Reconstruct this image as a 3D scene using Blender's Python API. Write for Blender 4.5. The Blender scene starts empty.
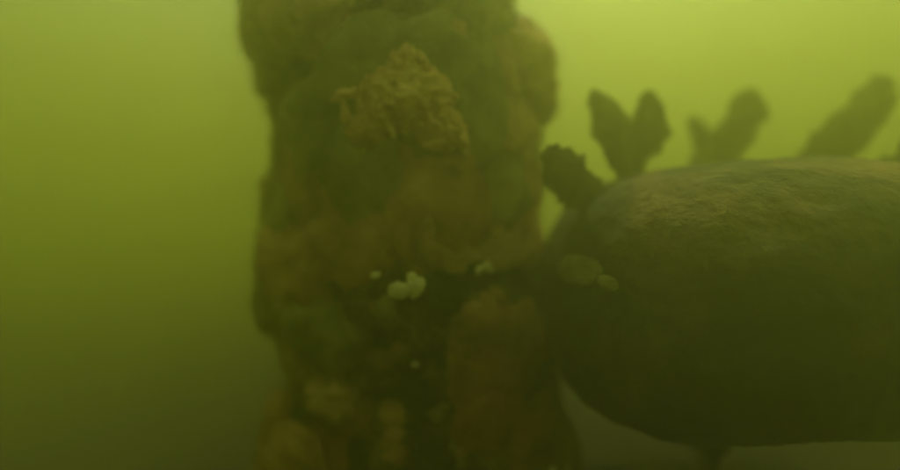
import bpy, bmesh, math, random
import numpy as np
from mathutils import Vector, Matrix
from mathutils.bvhtree import BVHTree

random.seed(11)
rng = np.random.default_rng(11)
R = math.radians
scene = bpy.context.scene
COL = scene.collection

# ------------------------------------------------------------------ camera
F = 536.0                       # focal length in pixels of a 900 px wide frame
PITCH = 0.0
cam_data = bpy.data.cameras.new('camera')
cam_data.sensor_width = 36
cam_data.lens = 36 * F / 900
cam_data.clip_start = 0.02
cam_data.clip_end = 500
cam_data.dof.use_dof = True
cam_data.dof.focus_distance = 1.02
cam_data.dof.aperture_fstop = 0.33
cam = bpy.data.objects.new('camera', cam_data)
cam.rotation_euler = (R(90 + PITCH), 0, 0)
COL.objects.link(cam)
scene.camera = cam

# ------------------------------------------------------------------ sky and sun
SUN, SKY = 3.5, 0.06
SUN_EL, SUN_AZ = 69, 13          # azimuth from straight ahead (+Y) to the right
world = bpy.data.worlds.new('World')
scene.world = world
world.use_nodes = True
wn = world.node_tree.nodes
sky = wn.new('ShaderNodeTexSky')
sky.sky_type = 'NISHITA'
sky.sun_disc = False
sky.sun_elevation = R(SUN_EL)
sky.sun_rotation = R(SUN_AZ)
bg = wn['Background']
bg.inputs['Strength'].default_value = SKY
world.node_tree.links.new(sky.outputs[0], bg.inputs['Color'])

sun_data = bpy.data.lights.new('sun', 'SUN')
sun_data.energy = SUN
sun_data.angle = R(12)           # sunlight spread by the rippled surface
sun_data.color = (1.0, 0.93, 0.82)
sun = bpy.data.objects.new('sun', sun_data)
to_sun = Vector((math.sin(R(SUN_AZ)) * math.cos(R(SUN_EL)), math.cos(R(SUN_AZ)) * math.cos(R(SUN_EL)), math.sin(R(SUN_EL))))
sun.rotation_euler = to_sun.to_track_quat('Z', 'Y').to_euler()
COL.objects.link(sun)

vs = scene.view_settings
vs.view_transform = 'Standard'
vs.look = 'None'
vs.exposure = 1.46
vs.gamma = 1.0
vs.use_curve_mapping = False

cy = scene.cycles
cy.max_bounces = 10
cy.volume_bounces = 8
cy.diffuse_bounces = 3
cy.use_denoising = True
cy.denoiser = 'OPENIMAGEDENOISE'

WATER_DENSITY = 0.50
WATER_COLOR = (0.63, 0.678, 0.23)
WATER_G = 0.83
SURFACE_Z, BED_Z = 3.2, -0.77


# ------------------------------------------------------------------ helpers
def at(px, py, depth):
    """A point at this depth (metres ahead) seen at pixel (px, py) of the 900x470 photograph."""
    x = (px - 450) / F * depth
    z = -(py - 235) / F * depth
    p = Vector((x, depth, z))
    p.rotate(Matrix.Rotation(R(PITCH), 3, 'X'))
    return p


_perm = np.random.default_rng(5).permutation(256)
_perm = np.concatenate([_perm, _perm, _perm])
_g = np.random.default_rng(6).normal(size=(256, 3))
_g /= np.linalg.norm(_g, axis=1)[:, None]


def noise(p):
    p = np.asarray(p, float)
    i = np.floor(p).astype(int)
    f = p - i
    i &= 255
    u = f * f * f * (f * (f * 6 - 15) + 10)
    out = 0
    for dx in (0, 1):
        for dy in (0, 1):
            for dz in (0, 1):
                h = _perm[_perm[_perm[i[:, 0] + dx] + i[:, 1] + dy] + i[:, 2] + dz]
                d = np.einsum('ij,ij->i', _g[h], f - np.array([dx, dy, dz]))
                w = (u[:, 0] if dx else 1 - u[:, 0]) * (u[:, 1] if dy else 1 - u[:, 1]) * (u[:, 2] if dz else 1 - u[:, 2])
                out = out + d * w
    return out


def fbm(p, octaves=4, gain=.5, billow=False):
    p = np.asarray(p, float)
    a, s, t = 1.0, 0, 0
    for k in range(octaves):
        n = noise(p * 2 ** k + 17.3 * k)
        if billow:
            n = 1 - 2.6 * np.abs(n)
        s = s + a * n
        t += a
        a *= gain
    return s / t


def mesh_obj(name, verts, faces, mat, parent=None, smooth=True):
    me = bpy.data.meshes.new(name)
    me.from_pydata([tuple(v) for v in verts], [], [tuple(f) for f in faces])
    me.materials.append(mat)
    if smooth:
        me.polygons.foreach_set('use_smooth', [True] * len(me.polygons))
    me.update()
    o = bpy.data.objects.new(name, me)
    COL.objects.link(o)
    if parent:
        o.parent = parent
    return o


def empty(name, loc=(0, 0, 0)):
    o = bpy.data.objects.new(name, None)
    o.location = loc
    COL.objects.link(o)
    return o


def tag(o, label=None, category=None, group=None, kind=None):
    for k, v in (('label', label), ('category', category), ('group', group), ('kind', kind)):
        if v:
            o[k] = v
    return o


_ico = {}


def ico(sub):
    if sub not in _ico:
        bm = bmesh.new()
        bmesh.ops.create_icosphere(bm, subdivisions=sub, radius=1)
        v = np.array([x.co[:] for x in bm.verts])
        f = np.array([[x.index for x in q.verts] for q in bm.faces])
        bm.free()
        _ico[sub] = (v, f)
    return _ico[sub]


def frame(n, spin=0.0):
    """Rotation matrix whose local z is n."""
    n = np.asarray(n, float)
    n = n / np.linalg.norm(n)
    up = np.array([0, 0, 1.0]) if abs(n[2]) < .9 else np.array([1.0, 0, 0])
    a = np.cross(up, n)
    a /= np.linalg.norm(a)
    b = np.cross(n, a)
    c, s = math.cos(spin), math.sin(spin)
    return np.stack([a * c + b * s, b * c - a * s, n], axis=1)


def vnormals(v, f):
    fn = np.cross(v[f[:, 1]] - v[f[:, 0]], v[f[:, 2]] - v[f[:, 0]])
    n = np.zeros_like(v)
    for k in range(f.shape[1]):
        np.add.at(n, f[:, k], fn)
    l = np.linalg.norm(n, axis=1)
    return n / np.maximum(l, 1e-12)[:, None]


def clump_geo(center, normal, size, sub=4, rough=.38, freq=2.2, spin=0.0, seed=0.0, octaves=5):
    """A soft lumpy cushion of growth; returns world verts and faces."""
    v, f = ico(sub)
    off = np.array([seed * 7.13, seed * 3.77, seed * 5.19])
    d = fbm(v * freq + off, octaves, .55, True) * rough + fbm(v * .9 + off + 31, 2) * .45
    w = v * (1 + d)[:, None] * np.asarray(size)
    M = frame(normal, spin)
    return w @ M.T + np.asarray(center), f


def fuzz(points, normals, count, lo, hi, width, droop=.35, spread=.7):
    """Short tapering blades of weed standing on the given points."""
    k = rng.integers(0, len(points), count)
    p = points[k] + rng.normal(0, .002, (count, 3))
    d = normals[k] + rng.normal(0, spread, (count, 3)) + np.array([0, 0, -droop])
    d /= np.linalg.norm(d, axis=1)[:, None]
    L = rng.uniform(lo, hi, count) ** 1.0
    side = np.cross(d, rng.normal(size=(count, 3)))
    side /= np.linalg.norm(side, axis=1)[:, None]
    bend = np.cross(side, d) * (rng.normal(0, .35, count) * L)[:, None]
    w = (width * rng.uniform(.5, 1.4, count))[:, None]
    a0, a1 = p - side * w, p + side * w
    m = p + d * (L * .55)[:, None] + bend * .4
    b0, b1 = m - side * w * .8, m + side * w * .8
    t = p + d * L[:, None] + bend
    V = np.stack([a0, a1, b1, b0, t], axis=1).reshape(-1, 3)
    i = np.arange(count) * 5
    F4 = np.stack([i, i + 1, i + 2, i + 3], 1)
    F3 = np.stack([i + 3, i + 2, i + 4], 1)
    return V, [tuple(q) for q in F4] + [tuple(q) for q in F3]


# ------------------------------------------------------------------ materials
def growth_mat(name, dark, mid, light, scale=9.0, bump=.5, fine=60.0, rough=.9, translucent=0.0):
    m = bpy.data.materials.new(name)
    m.use_nodes = True
    nt = m.node_tree
    n, l = nt.nodes, nt.links
    b = n['Principled BSDF']
    b.inputs['Roughness'].default_value = rough
    b.inputs['Specular IOR Level'].default_value = .15
    tc = n.new('ShaderNodeTexCoord')
    t1 = n.new('ShaderNodeTexNoise')
    t1.inputs['Scale'].default_value = scale
    t1.inputs['Detail'].default_value = 6
    t1.inputs['Roughness'].default_value = .62
    t1.inputs['Distortion'].default_value = .6
    l.new(tc.outputs['Object'], t1.inputs['Vector'])
    r = n.new('ShaderNodeValToRGB')
    r.color_ramp.elements[0].position = .32
    r.color_ramp.elements[0].color = (*dark, 1)
    r.color_ramp.elements[1].position = .70
    r.color_ramp.elements[1].color = (*light, 1)
    e = r.color_ramp.elements.new(.5)
    e.color = (*mid, 1)
    l.new(t1.outputs['Fac'], r.inputs['Fac'])
    l.new(r.outputs['Color'], b.inputs['Base Color'])
    t2 = n.new('ShaderNodeTexNoise')
    t2.inputs['Scale'].default_value = fine
    t2.inputs['Detail'].default_value = 5
    l.new(tc.outputs['Object'], t2.inputs['Vector'])
    bp = n.new('ShaderNodeBump')
    bp.inputs['Strength'].default_value = bump
    bp.inputs['Distance'].default_value = .012
    l.new(t2.outputs['Fac'], bp.inputs['Height'])
    l.new(bp.outputs['Normal'], b.inputs['Normal'])
    return m


M_BROWN = growth_mat('brown_growth', (.15, .08, .026), (.42, .235, .08), (.60, .38, .14), 8)
M_OLIVE = growth_mat('olive_growth', (.09, .095, .024), (.25, .24, .07), (.44, .40, .14), 8)
M_RUST = growth_mat('rust_growth', (.10, .038, .012), (.25, .10, .03), (.38, .17, .06), 10)
M_TAN_LIT = growth_mat('tan_lit_growth', (.32, .21, .08), (.64, .43, .17), (.78, .57, .25), 7)  # tan growth, paled further so the colour adds light to the upper pile
M_WOOD = growth_mat('slimy_timber', (.014, .02, .006), (.03, .04, .011), (.07, .075, .022), 12)
M_SPONGE = growth_mat('ochre_sponge', (.40, .22, .06), (.80, .54, .20), (.92, .74, .34), 26, .4, 90)
M_SPONGE_BASE = growth_mat('sponge_base', (.42, .24, .07), (.80, .52, .18), (.92, .70, .32), 14, .5, 80)
M_PALE = growth_mat('pale_crust', (.55, .50, .20), (.80, .74, .34), (.9, .85, .48), 40, .4, 120)
M_FLOAT = growth_mat('float_weed', (.010, .020, .005), (.036, .042, .012), (.17, .12, .038), 3.2)
M_LOBE = growth_mat('lobe_weed', (.05, .055, .015), (.10, .10, .03), (.17, .15, .05), 12)
M_MUD = growth_mat('mud', (.012, .012, .006), (.018, .017, .009), (.026, .024, .012), 1.2, .6, 14)
M_ROPE = growth_mat('weedy_rope', (.02, .026, .008), (.04, .045, .014), (.08, .075, .03), 20)

# ------------------------------------------------------------------ the setting
n = 90
g = np.linspace(-1, 1, n)
g = np.sign(g) * np.abs(g) ** 1.8 * 24
X, Y = np.meshgrid(g, g)
P = np.stack([X.ravel(), Y.ravel() + 2, np.zeros(n * n)], 1)
P[:, 2] = BED_Z + fbm(P * .35, 4) * .10 + np.clip((P[:, 1] - 1.7) * .07, -.3, .5)  # unseen bed set high, near black, rising behind to darken the lower water
faces = [(j * n + i, j * n + i + 1, (j + 1) * n + i + 1, (j + 1) * n + i) for j in range(n - 1) for i in range(n - 1)]
bed = mesh_obj('seabed', P, faces, M_MUD)
tag(bed, 'dark muddy seabed lost in the murk', None, None, 'structure')

# ------------------------------------------------------------------ the overgrown pile
PX, PY = -0.125, 1.66             # axis of the pile
LEFT = [(-400, 262), (-60, 250), (0, 238), (30, 240), (60, 255), (95, 268), (112, 276), (150, 275), (200, 270), (250, 263), (290, 262), (325, 276), (360, 287), (380, 290), (400, 278), (430, 270), (470, 262), (600, 262), (1000, 262)]
RIGHT = [(-400, 530), (-60, 516), (0, 514), (30, 517), (42, 538), (60, 553), (90, 555), (120, 550), (150, 545), (200, 541), (240, 546), (300, 556), (400, 568), (470, 588), (600, 592), (1000, 592)]
INSET = 10                        # the growth stands this many pixels outside the timber


def edge(tab, z, sgn):
    """Radius of the pile on one side at height z (its silhouette is tangent, so scale by the view angle)."""
    py = 235 - z / PY * F
    px = np.interp(py, [a for a, _ in tab], [b for _, b in tab]) + sgn * INSET
    x = (px - 450) / F * PY
    ang = np.arctan2(np.abs(x - PX), PY)
    return np.abs(x - PX) * np.cos(ang * .9)


def pile_radius(theta, z):
    """theta = 0 faces the camera (-Y), pi/2 the right (+X)."""
    rl, rr = edge(LEFT, z, 1), edge(RIGHT, z, -1)
    s = np.sin(theta)
    w = .5 + .5 * s
    return rl * (1 - w) + rr * w


def pile_point(theta, z, extra=0.0):
    r = pile_radius(theta, z) + extra
    return np.array([PX + r * np.sin(theta), PY - r * np.cos(theta), z])


pile = empty('pile', (0, 0, 0))
tag(pile, 'thick upright pile shaggy with brown and olive marine growth', 'pile')
nt_, nz_ = 220, 520
zz = np.concatenate([np.linspace(BED_Z - .35, 1.05, 400), np.linspace(1.05, 3.1, 61)[1:]])
nz_ = len(zz)
th = np.linspace(0, 2 * math.pi, nt_, endpoint=False)
TH, ZZ = np.meshgrid(th, zz)
t_, z_ = TH.ravel(), ZZ.ravel()
r_ = pile_radius(t_, z_)
dirs = np.stack([np.sin(t_), -np.cos(t_), np.zeros_like(t_)], 1)
base = dirs * .4 + np.stack([0 * z_, 0 * z_, z_], 1)
r_ = r_ + fbm(base * 4.5, 5, .55) * .055 + fbm(base * 15 + 9, 4, .6, True) * .012
V = np.stack([PX + dirs[:, 0] * r_, PY + dirs[:, 1] * r_, z_], 1)
faces = []
for j in range(nz_ - 1):
    for i in range(nt_):
        i2 = (i + 1) % nt_
        faces.append((j * nt_ + i, j * nt_ + i2, (j + 1) * nt_ + i2, (j + 1) * nt_ + i))
c0 = len(V)
V = np.vstack([V, [[PX, PY, zz[-1]]]])
faces += [((nz_ - 1) * nt_ + i, (nz_ - 1) * nt_ + (i + 1) % nt_, c0) for i in range(nt_)]
mesh_obj('post', V, faces, M_WOOD, pile)
core_pts = V[:-1]
core_nrm = dirs

FZ_P, FZ_N = [], []


def theta_of(px, py, depth=1.3):
    """Angle round the pile of the surface seen at this pixel (iterated ray / cylinder hit)."""
    th_ = 0.0
    z = -(py - 235) / F * depth
    for _ in range(12):
        p = pile_point(th_, z)
        x = (px - 450) / F * p[1]
        r = float(pile_radius(np.array(th_), np.array(z)))
        th_ = math.asin(max(-1, min(1, (x - PX) / r)))
        z = -(py - 235) / F * pile_point(th_, z)[1]
    return th_, z


def bare(th_, z):
    """Strips of timber that the growth has left open."""
    p = pile_point(th_, z)
    if math.cos(th_) < 0:
        return False
    px, py = 450 + p[0] / p[1] * F, 235 - p[2] / p[1] * F
    if 362 < px < 452 and py > 312 + abs(px - 420) * .35:
        return True
    if 372 < px < 425 and py < 40:
        return True
    if 270 < px < 335 and 50 < py < 92:
        return True
    return False


def add_clump(th_, z, size, mat, sink=.35, seed=0.0, sub=4, rough=.46, freq=1.7):
    p = pile_point(th_, z, -size[2] * sink + size[2] * .12)
    nrm = np.array([math.sin(th_), -math.cos(th_), random.uniform(-.25, .25)])
    v, f = clump_geo(p, nrm, (size[0], size[1], size[2] * .7), sub, rough, freq, random.uniform(0, 6.28), seed, 6)
    mesh_obj('growth_clump', v, f, mat, pile)
    nn = vnormals(v, f)
    out = np.einsum('ij,j->i', nn, nrm) > -.25
    FZ_P.append(v[out])
    FZ_N.append(nn[out])


# cushions that the photograph shows one by one: pixel x, pixel y, size in metres, thickness, material
NAMED = [
    (280, 18, .10, .09, M_TAN_LIT), (322, 16, .08, .07, M_TAN_LIT), (346, 40, .075, .06, M_TAN_LIT), (262, 28, .08, .08, M_TAN_LIT), (272, 66, .07, .06, M_BROWN), (281, 98, .07, .05, M_BROWN), (278, 128, .06, .04, M_OLIVE),  # topmost cushions take the paled tan in place of stronger light
    (455, 40, .085, .06, M_TAN_LIT), (474, 14, .075, .06, M_OLIVE), (527, 66, .085, .12, M_TAN_LIT), (532, 96, .08, .11, M_BROWN), (495, 70, .08, .06, M_TAN_LIT),
    (505, 120, .10, .07, M_TAN_LIT), (396, 62, .07, .05, M_TAN_LIT), (300, 120, .08, .04, M_OLIVE), (515, 170, .10, .06, M_BROWN), (430, 60, .06, .05, M_BROWN),
    (375, 172, .05, .05, M_TAN_LIT), (285, 270, .11, .08, M_BROWN), (275, 300, .08, .07, M_OLIVE), (320, 330, .10, .08, M_OLIVE), (505, 210, .08, .05, M_BROWN),
    (300, 355, .08, .06, M_BROWN), (335, 395, .065, .10, M_TAN_LIT), (348, 416, .06, .07, M_BROWN), (285, 420, .07, .07, M_BROWN), (325, 150, .08, .04, M_OLIVE),
    (280, 452, .085, .08, M_RUST), (490, 330, .09, .05, M_BROWN), (500, 380, .10, .05, M_RUST), (490, 430, .10, .05, M_RUST), (300, 200, .09, .05, M_BROWN),
    (530, 450, .09, .06, M_RUST), (540, 340, .08, .05, M_BROWN), (350, 250, .10, .05, M_BROWN), (440, 235, .10, .05, M_BROWN), (400, 205, .08, .05, M_OLIVE),
    (325, 455, .075, .04, M_RUST), (562, 440, .08, .05, M_OLIVE),
]
sd = 1.0
for px, py, s, tk, mt in NAMED:
    th_, z = theta_of(px, py)
    add_clump(th_, z, (s, s * random.uniform(.75, 1.0), tk), mt, .35, sd)
    sd += 1
# the rest of the coat, all round
tries = 0
made = 0
while made < 150 and tries < 4000:
    tries += 1
    th_ = random.uniform(-math.pi, math.pi)
    z = random.uniform(-.8, 1.05)
    s = random.choice([.06, .09, .12, .16, .20]) * random.uniform(.8, 1.2)
    if abs(math.sin(th_)) > .7 and s > .11:
        s *= .55
    if any(bare(th_ + a * s / .42, z + b * s) for a in (-.8, 0, .8) for b in (-.8, 0, .8)):
        continue
    front = math.cos(th_) > -.1
    add_clump(th_, z, (s, s * random.uniform(.6, 1.0), s * random.uniform(.22, .36)),
              random.choice([M_BROWN, M_BROWN, M_OLIVE, M_BROWN, M_RUST] if z < -.2 else [M_BROWN, M_BROWN, M_TAN_LIT, M_OLIVE]), .40, sd, 4 if front else 3)
    sd += 1
    made += 1
for k in range(46):      # small tufts that break up the bare strips
    th_, z = theta_of(random.uniform(350, 470), random.uniform(300, 475)) if k < 34 else theta_of(random.uniform(365, 432), random.uniform(-10, 45))
    s = random.uniform(.012, .04)
    add_clump(th_, z, (s, s * .8, s * .6), random.choice([M_OLIVE, M_WOOD, M_BROWN, M_WOOD]), .2, sd, 3)
    sd += 1
pts, nrm = np.vstack(FZ_P), np.vstack(FZ_N)
for mt, cnt in ((M_BROWN, 75000), (M_OLIVE, 45000)):
    V, faces = fuzz(pts, nrm, cnt, .006, .034, .0008, .5, .8)
    tag(mesh_obj('weed_fuzz', V, faces, mt, pile, False), kind='stuff')
sel = np.abs(core_pts[:, 2]) < 1.1
V, faces = fuzz(core_pts[sel], core_nrm[sel], 14000, .005, .018, .0014)
tag(mesh_obj('slime_fuzz', V, faces, M_WOOD, pile, False), kind='stuff')

# ------------------------------------------------------------------ the moored float
FC = Vector((.795, 1.44, -.143))
FA, FB, FCZ = .525, .49, .322
float_root = empty('moored_float', (0, 0, 0))
tag(float_root, 'big rounded dark green float with leaf-like lobes, moored beside the pile', 'float')


def float_surface(d, p=2.8):
    """Point of the float's skin in direction d (unit vectors, array)."""
    e = (np.abs(d[:, 0] / FA) ** p + np.abs(d[:, 1] / FB) ** p + np.abs(d[:, 2] / FCZ) ** p) ** (-1 / p)
    return d * e[:, None]


v, f = ico(7)
w = float_surface(v)
w = w * (1 + fbm(v * 2.0, 3) * .065 + fbm(v * 5 + 4, 6, .6, True) * .030)[:, None]
d0 = np.array([-.72, -.35, -.60])
w = w * (1 + .085 * np.exp(-((v - d0 / np.linalg.norm(d0)) ** 2).sum(1) / .28))[:, None]
body = mesh_obj('body', w + np.array(FC), f, M_FLOAT, float_root)
body_n = vnormals(w, f)
body_w = w + np.array(FC)
ridge = None


def lobe(base_px, tip_px, depth, depth_tip, width, seed, outline):
    """A thick, leaf-shaped, ragged lobe from a base point to a tip point."""
    a = np.array(at(*base_px, depth))
    b = np.array(at(*tip_px, depth_tip))
    ax = b - a
    L = np.linalg.norm(ax)
    ax /= L
    side = np.cross(ax, np.array([0, 1.0, 0]))
    side /= np.linalg.norm(side)
    nrm = np.cross(side, ax)
    rows, seg = 44, 36
    t = np.repeat(np.linspace(0, 1, rows), seg)
    ang = np.tile(np.linspace(0, 2 * math.pi, seg, endpoint=False), rows)
    prof = np.interp(t, np.linspace(0, 1, len(outline)), outline)
    prof = prof * np.sqrt(np.clip((1.02 - t) / .10, 0, 1))
    cx, cy_ = np.cos(ang), np.sin(ang)
    jag = fbm(np.stack([cx * .55 + seed, t * 3.0, 0 * t + seed], 1), 4, .55)
    hw = width / 2 * prof * (1 + 1.8 * jag)
    hn = width * .13 * prof
    p = a + np.outer(t * L, ax) + np.outer(cx * hw, side) + np.outer(cy_ * hn, nrm)
    p += np.outer(np.sin(t * 3 + seed) * width * .16 + cx * cx * width * .08, nrm) + np.outer(np.sin(t * 4 + seed * 2) * width * .05, side)
    f = []
    for j in range(rows - 1):
        for i in range(seg):
            i2 = (i + 1) % seg
            f.append((j * seg + i, j * seg + i2, (j + 1) * seg + i2, (j + 1) * seg + i))
    f = np.array(f)
    nn = vnormals(p, f)
    p = p + nn * (fbm(p * 24 + seed, 4, .6, True) * width * .08 * np.minimum(prof * 1.4, 1))[:, None]
    faces = [tuple(q) for q in f] + [tuple(range(seg))[::-1], tuple((rows - 1) * seg + k for k in range(seg))]
    o = mesh_obj('lobe', p, faces, M_LOBE, float_root)
    V, faces = fuzz(p, nn, 3000, .004, .014, .0008)
    tag(mesh_obj('weed_fuzz', V, faces, M_LOBE, o, False), kind='stuff')
    return o


LOBES = [   # base pixel, tip pixel, depth at base and tip, width, outline from base to tip
    ((612, 214), (543, 150), 1.28, 1.23, 0.140, (.75, .85, .95, 1.0, .85, .40)),
    ((632, 185), (594, 90), 1.39, 1.39, 0.102, (.45, .55, .80, 1.0, .75, .30)),
    ((634, 185), (648, 92), 1.42, 1.44, 0.122, (.45, .60, 1.0, 1.0, .70, .30)),
    ((712, 172), (694, 116), 1.73, 1.73, 0.141, (1.0, 1.0, .95, .75, .5, .3)),
    ((722, 172), (751, 90), 1.66, 1.66, 0.169, (.8, .85, 1.0, .95, .75, .4)),
    ((812, 170), (894, 76), 1.60, 1.60, 0.145, (.7, .85, .9, 1.0, .85, .6)),
    ((880, 205), (914, 138), 1.42, 1.42, 0.113, (.8, .9, 1.0, .9, .7, .4)),
]
for k, (b_, t__, d0, d1, wd, ol) in enumerate(LOBES):
    lobe(b_, t__, d0, d1, wd, 3.1 * k + 1, ol)


def tube(pts, radii, name, mat, parent, seg=20, wob=.2, seed=0.0, sub=10):
    P, Rr = [], []
    pts = [np.array(p, float) for p in pts]
    for i in range(len(pts) - 1):
        for j in range(sub):
            t = j / sub
            P.append(pts[i] * (1 - t) + pts[i + 1] * t)
            Rr.append(radii[i] * (1 - t) + radii[i + 1] * t)
    P.append(pts[-1])
    Rr.append(radii[-1])
    P = np.array(P)
    for _ in range(6):
        P[1:-1] = (P[:-2] + 2 * P[1:-1] + P[2:]) / 4
    T = np.gradient(P, axis=0)
    V = []
    for i, (p, r) in enumerate(zip(P, Rr)):
        M = frame(T[i])
        for k in range(seg):
            a = 2 * math.pi * k / seg
            V.append(p + r * (M[:, 0] * math.cos(a) + M[:, 1] * math.sin(a)))
    V = np.array(V)
    ctr = np.repeat(P, seg, 0)
    rr = np.repeat(np.array(Rr), seg)
    dn = (V - ctr) / np.maximum(rr, 1e-6)[:, None]
    V = ctr + dn * (rr * (1 + wob * fbm(V / max(radii) * .55 + seed, 4, .6)))[:, None]
    faces = []
    for i in range(len(P) - 1):
        for k in range(seg):
            k2 = (k + 1) % seg
            faces.append((i * seg + k, i * seg + k2, (i + 1) * seg + k2, (i + 1) * seg + k))
    faces.append(tuple(range(seg))[::-1])
    faces.append(tuple((len(P) - 1) * seg + k for k in range(seg)))
    return mesh_obj(name, V, faces, mat, parent)


neck = np.array(FC) + np.array([-.10, 0, -FCZ])
tube([neck + np.array([0, 0, .05]), neck + np.array([0, 0, -.02]), neck + np.array([.003, 0, -.06]), neck + np.array([.004, 0, -.11])],
     [.11, .075, .055, .048], 'neck', M_FLOAT, float_root, 28, .25, 2.0)
tube([neck + np.array([.004, 0, -.10]), neck + np.array([.01, .03, -.2]), np.array([neck[0] + .03, neck[1] + .1, BED_Z - .15])],
     [.030, .026, .026], 'mooring_rope', M_ROPE, float_root, 16, .35, 5.0, 40)

# ------------------------------------------------------------------ animals and crusts on the pile
def surf(px, py, lift=.03):
    th_, z = theta_of(px, py)
    return pile_point(th_, z, lift), np.array([math.sin(th_), -math.cos(th_), 0.0])


sponge = empty('ruffled_sponge', tuple(surf(405, 110)[0]))
tag(sponge, 'ochre ruffled sponge clinging to the upper part of the pile', 'sponge')
loc = np.array(sponge.location)
SP = [(408, 100, .072, .045, 0), (385, 112, .05, .04, 0), (432, 128, .05, .04, 0), (375, 130, .04, .035, 0), (410, 78, .045, .035, 0)]
for k, (px, py, s, tk, _) in enumerate(SP):
    p, nv = surf(px, py, .036)
    v, f = clump_geo(p - loc, nv, (s, s * .75, tk), 5, .75, 2.4, k * 1.3, 300 + k, 6)
    mesh_obj('sponge_mass', v, f, M_SPONGE_BASE, sponge)
RUFF = [
    [(343, 107), (358, 102), (370, 96), (380, 104)], [(357, 106), (356, 122), (366, 134), (378, 140)],
    [(378, 118), (386, 126), (393, 136), (398, 142)], [(392, 108), (408, 118), (425, 128), (440, 132)],
    [(440, 130), (448, 140), (453, 150), (459, 158)], [(405, 70), (418, 66), (422, 78), (430, 85)],
    [(400, 90), (415, 84), (428, 84), (438, 82)], [(420, 118), (432, 108), (442, 100), (448, 104)],
    [(384, 86), (374, 92), (368, 104), (372, 116)], [(430, 132), (436, 142), (430, 150), (420, 150)],
    [(396, 100), (404, 94), (412, 100), (418, 108)], [(448, 128), (444, 134), (450, 146), (456, 146)],
]
for k, line in enumerate(RUFF):
    pp = [surf(a, b, .058 + .022 * math.sin(2.1 * i + k))[0] - loc for i, (a, b) in enumerate(line)]
    tube(pp, [.005, .013, .011, .005], 'frill', M_SPONGE, sponge, 16, 1.5, k * 2.7, 16)


def pale(name, label, cat, px, py, blobs, lift=.045, mat=M_PALE, group=None):
    p, nv = surf(px, py, lift)
    root = empty(name, tuple(p))
    tag(root, label, cat, group)
    for k, (dx, dy, s) in enumerate(blobs):
        q, nv = surf(px + dx, py + dy, lift)
        v, f = clump_geo(q - p, nv, (s * 1.15, s * .9, s * .4), 4, .9, 2.3, k * 1.1, px + k * 3.3)
        mesh_obj('lobe', v, f, mat, root)
    return root


pale('pale_anemone', 'pale yellow two-lobed anemone in the middle of the pile', 'anemone', 408, 284, [(-7, 4, .0135), (6, 1, .0145), (4, -7, .009)], .06)
pale('barnacle', 'small pale barnacle cluster right of the two-lobed anemone', 'barnacle', 474, 267, [(2, -1, .008), (-5, 2, .006), (5, 2, .005)], .05, group='barnacles on the pile')
pale('barnacle', 'tiny pale barnacle left of the two-lobed anemone', 'barnacle', 380, 274, [(0, 0, .006), (3, -1, .004)], .05, group='barnacles on the pile')
pale('barnacle', 'lone pale barnacle on the bare dark timber strip', 'barnacle', 415, 363, [(0, 0, .0055)], .012, group='barnacles on the pile')
pale('barnacle', 'pale barnacle pair at the bottom edge of the pile', 'barnacle', 537, 464, [(-5, 0, .009), (8, -1, .006)], .06, group='barnacles on the pile')


# pale crust on the float's left shoulder
float_tree = BVHTree.FromPolygons([tuple(q) for q in body_w], [tuple(int(i) for i in q) for q in ico(7)[1]])


def float_hit(px, py):
    """Where the ray of this pixel meets the float's skin."""
    hit, nv, _, _ = float_tree.ray_cast(Vector((0, 0, 0)), at(px, py, 1.0).normalized())
    return np.array(hit), np.array(nv)


cp, cn = float_hit(578, 269)
crust = empty('pale_crust', tuple(cp))
tag(crust, 'faint pale green crust on the left shoulder of the float', 'crust')
for k, (dx, dy, s) in enumerate([(0, 0, .036), (-9, 3, .026), (11, -2, .026), (30, 14, .018)]):
    q, nv = float_hit(578 + dx, 269 + dy)
    v, f = clump_geo(q - cp, nv, (s, s * .45, s * .14), 5, 1.1, 2.6, -.25, 500 + k)
    mesh_obj('crust_patch', v, f, M_OLIVE, crust)

# ------------------------------------------------------------------ the murky water itself
S = 26
hv = [(x, y, z) for z in (BED_Z - 1.4, SURFACE_Z) for x, y in ((-S, -S), (S, -S), (S, S + 4), (-S, S + 4))]
hm = bpy.data.materials.new('murky_water')
hm.use_nodes = True
hn_ = hm.node_tree.nodes
for q in list(hn_):
    if q.type == 'BSDF_PRINCIPLED':
        hn_.remove(q)
pv = hn_.new('ShaderNodeVolumePrincipled')
pv.inputs['Color'].default_value = (*WATER_COLOR, 1)
pv.inputs['Absorption Color'].default_value = (0, 0, 0, 1)
pv.inputs['Density'].default_value = WATER_DENSITY
pv.inputs['Anisotropy'].default_value = WATER_G
hm.node_tree.links.new(pv.outputs[0], hn_['Material Output'].inputs['Volume'])
haze = mesh_obj('haze', hv, [(3, 2, 1, 0), (4, 5, 6, 7), (0, 1, 5, 4), (1, 2, 6, 5), (2, 3, 7, 6), (3, 0, 4, 7)], hm, None, False)
tag(haze, 'murky yellow-green water filling the whole view', None, None, 'stuff')
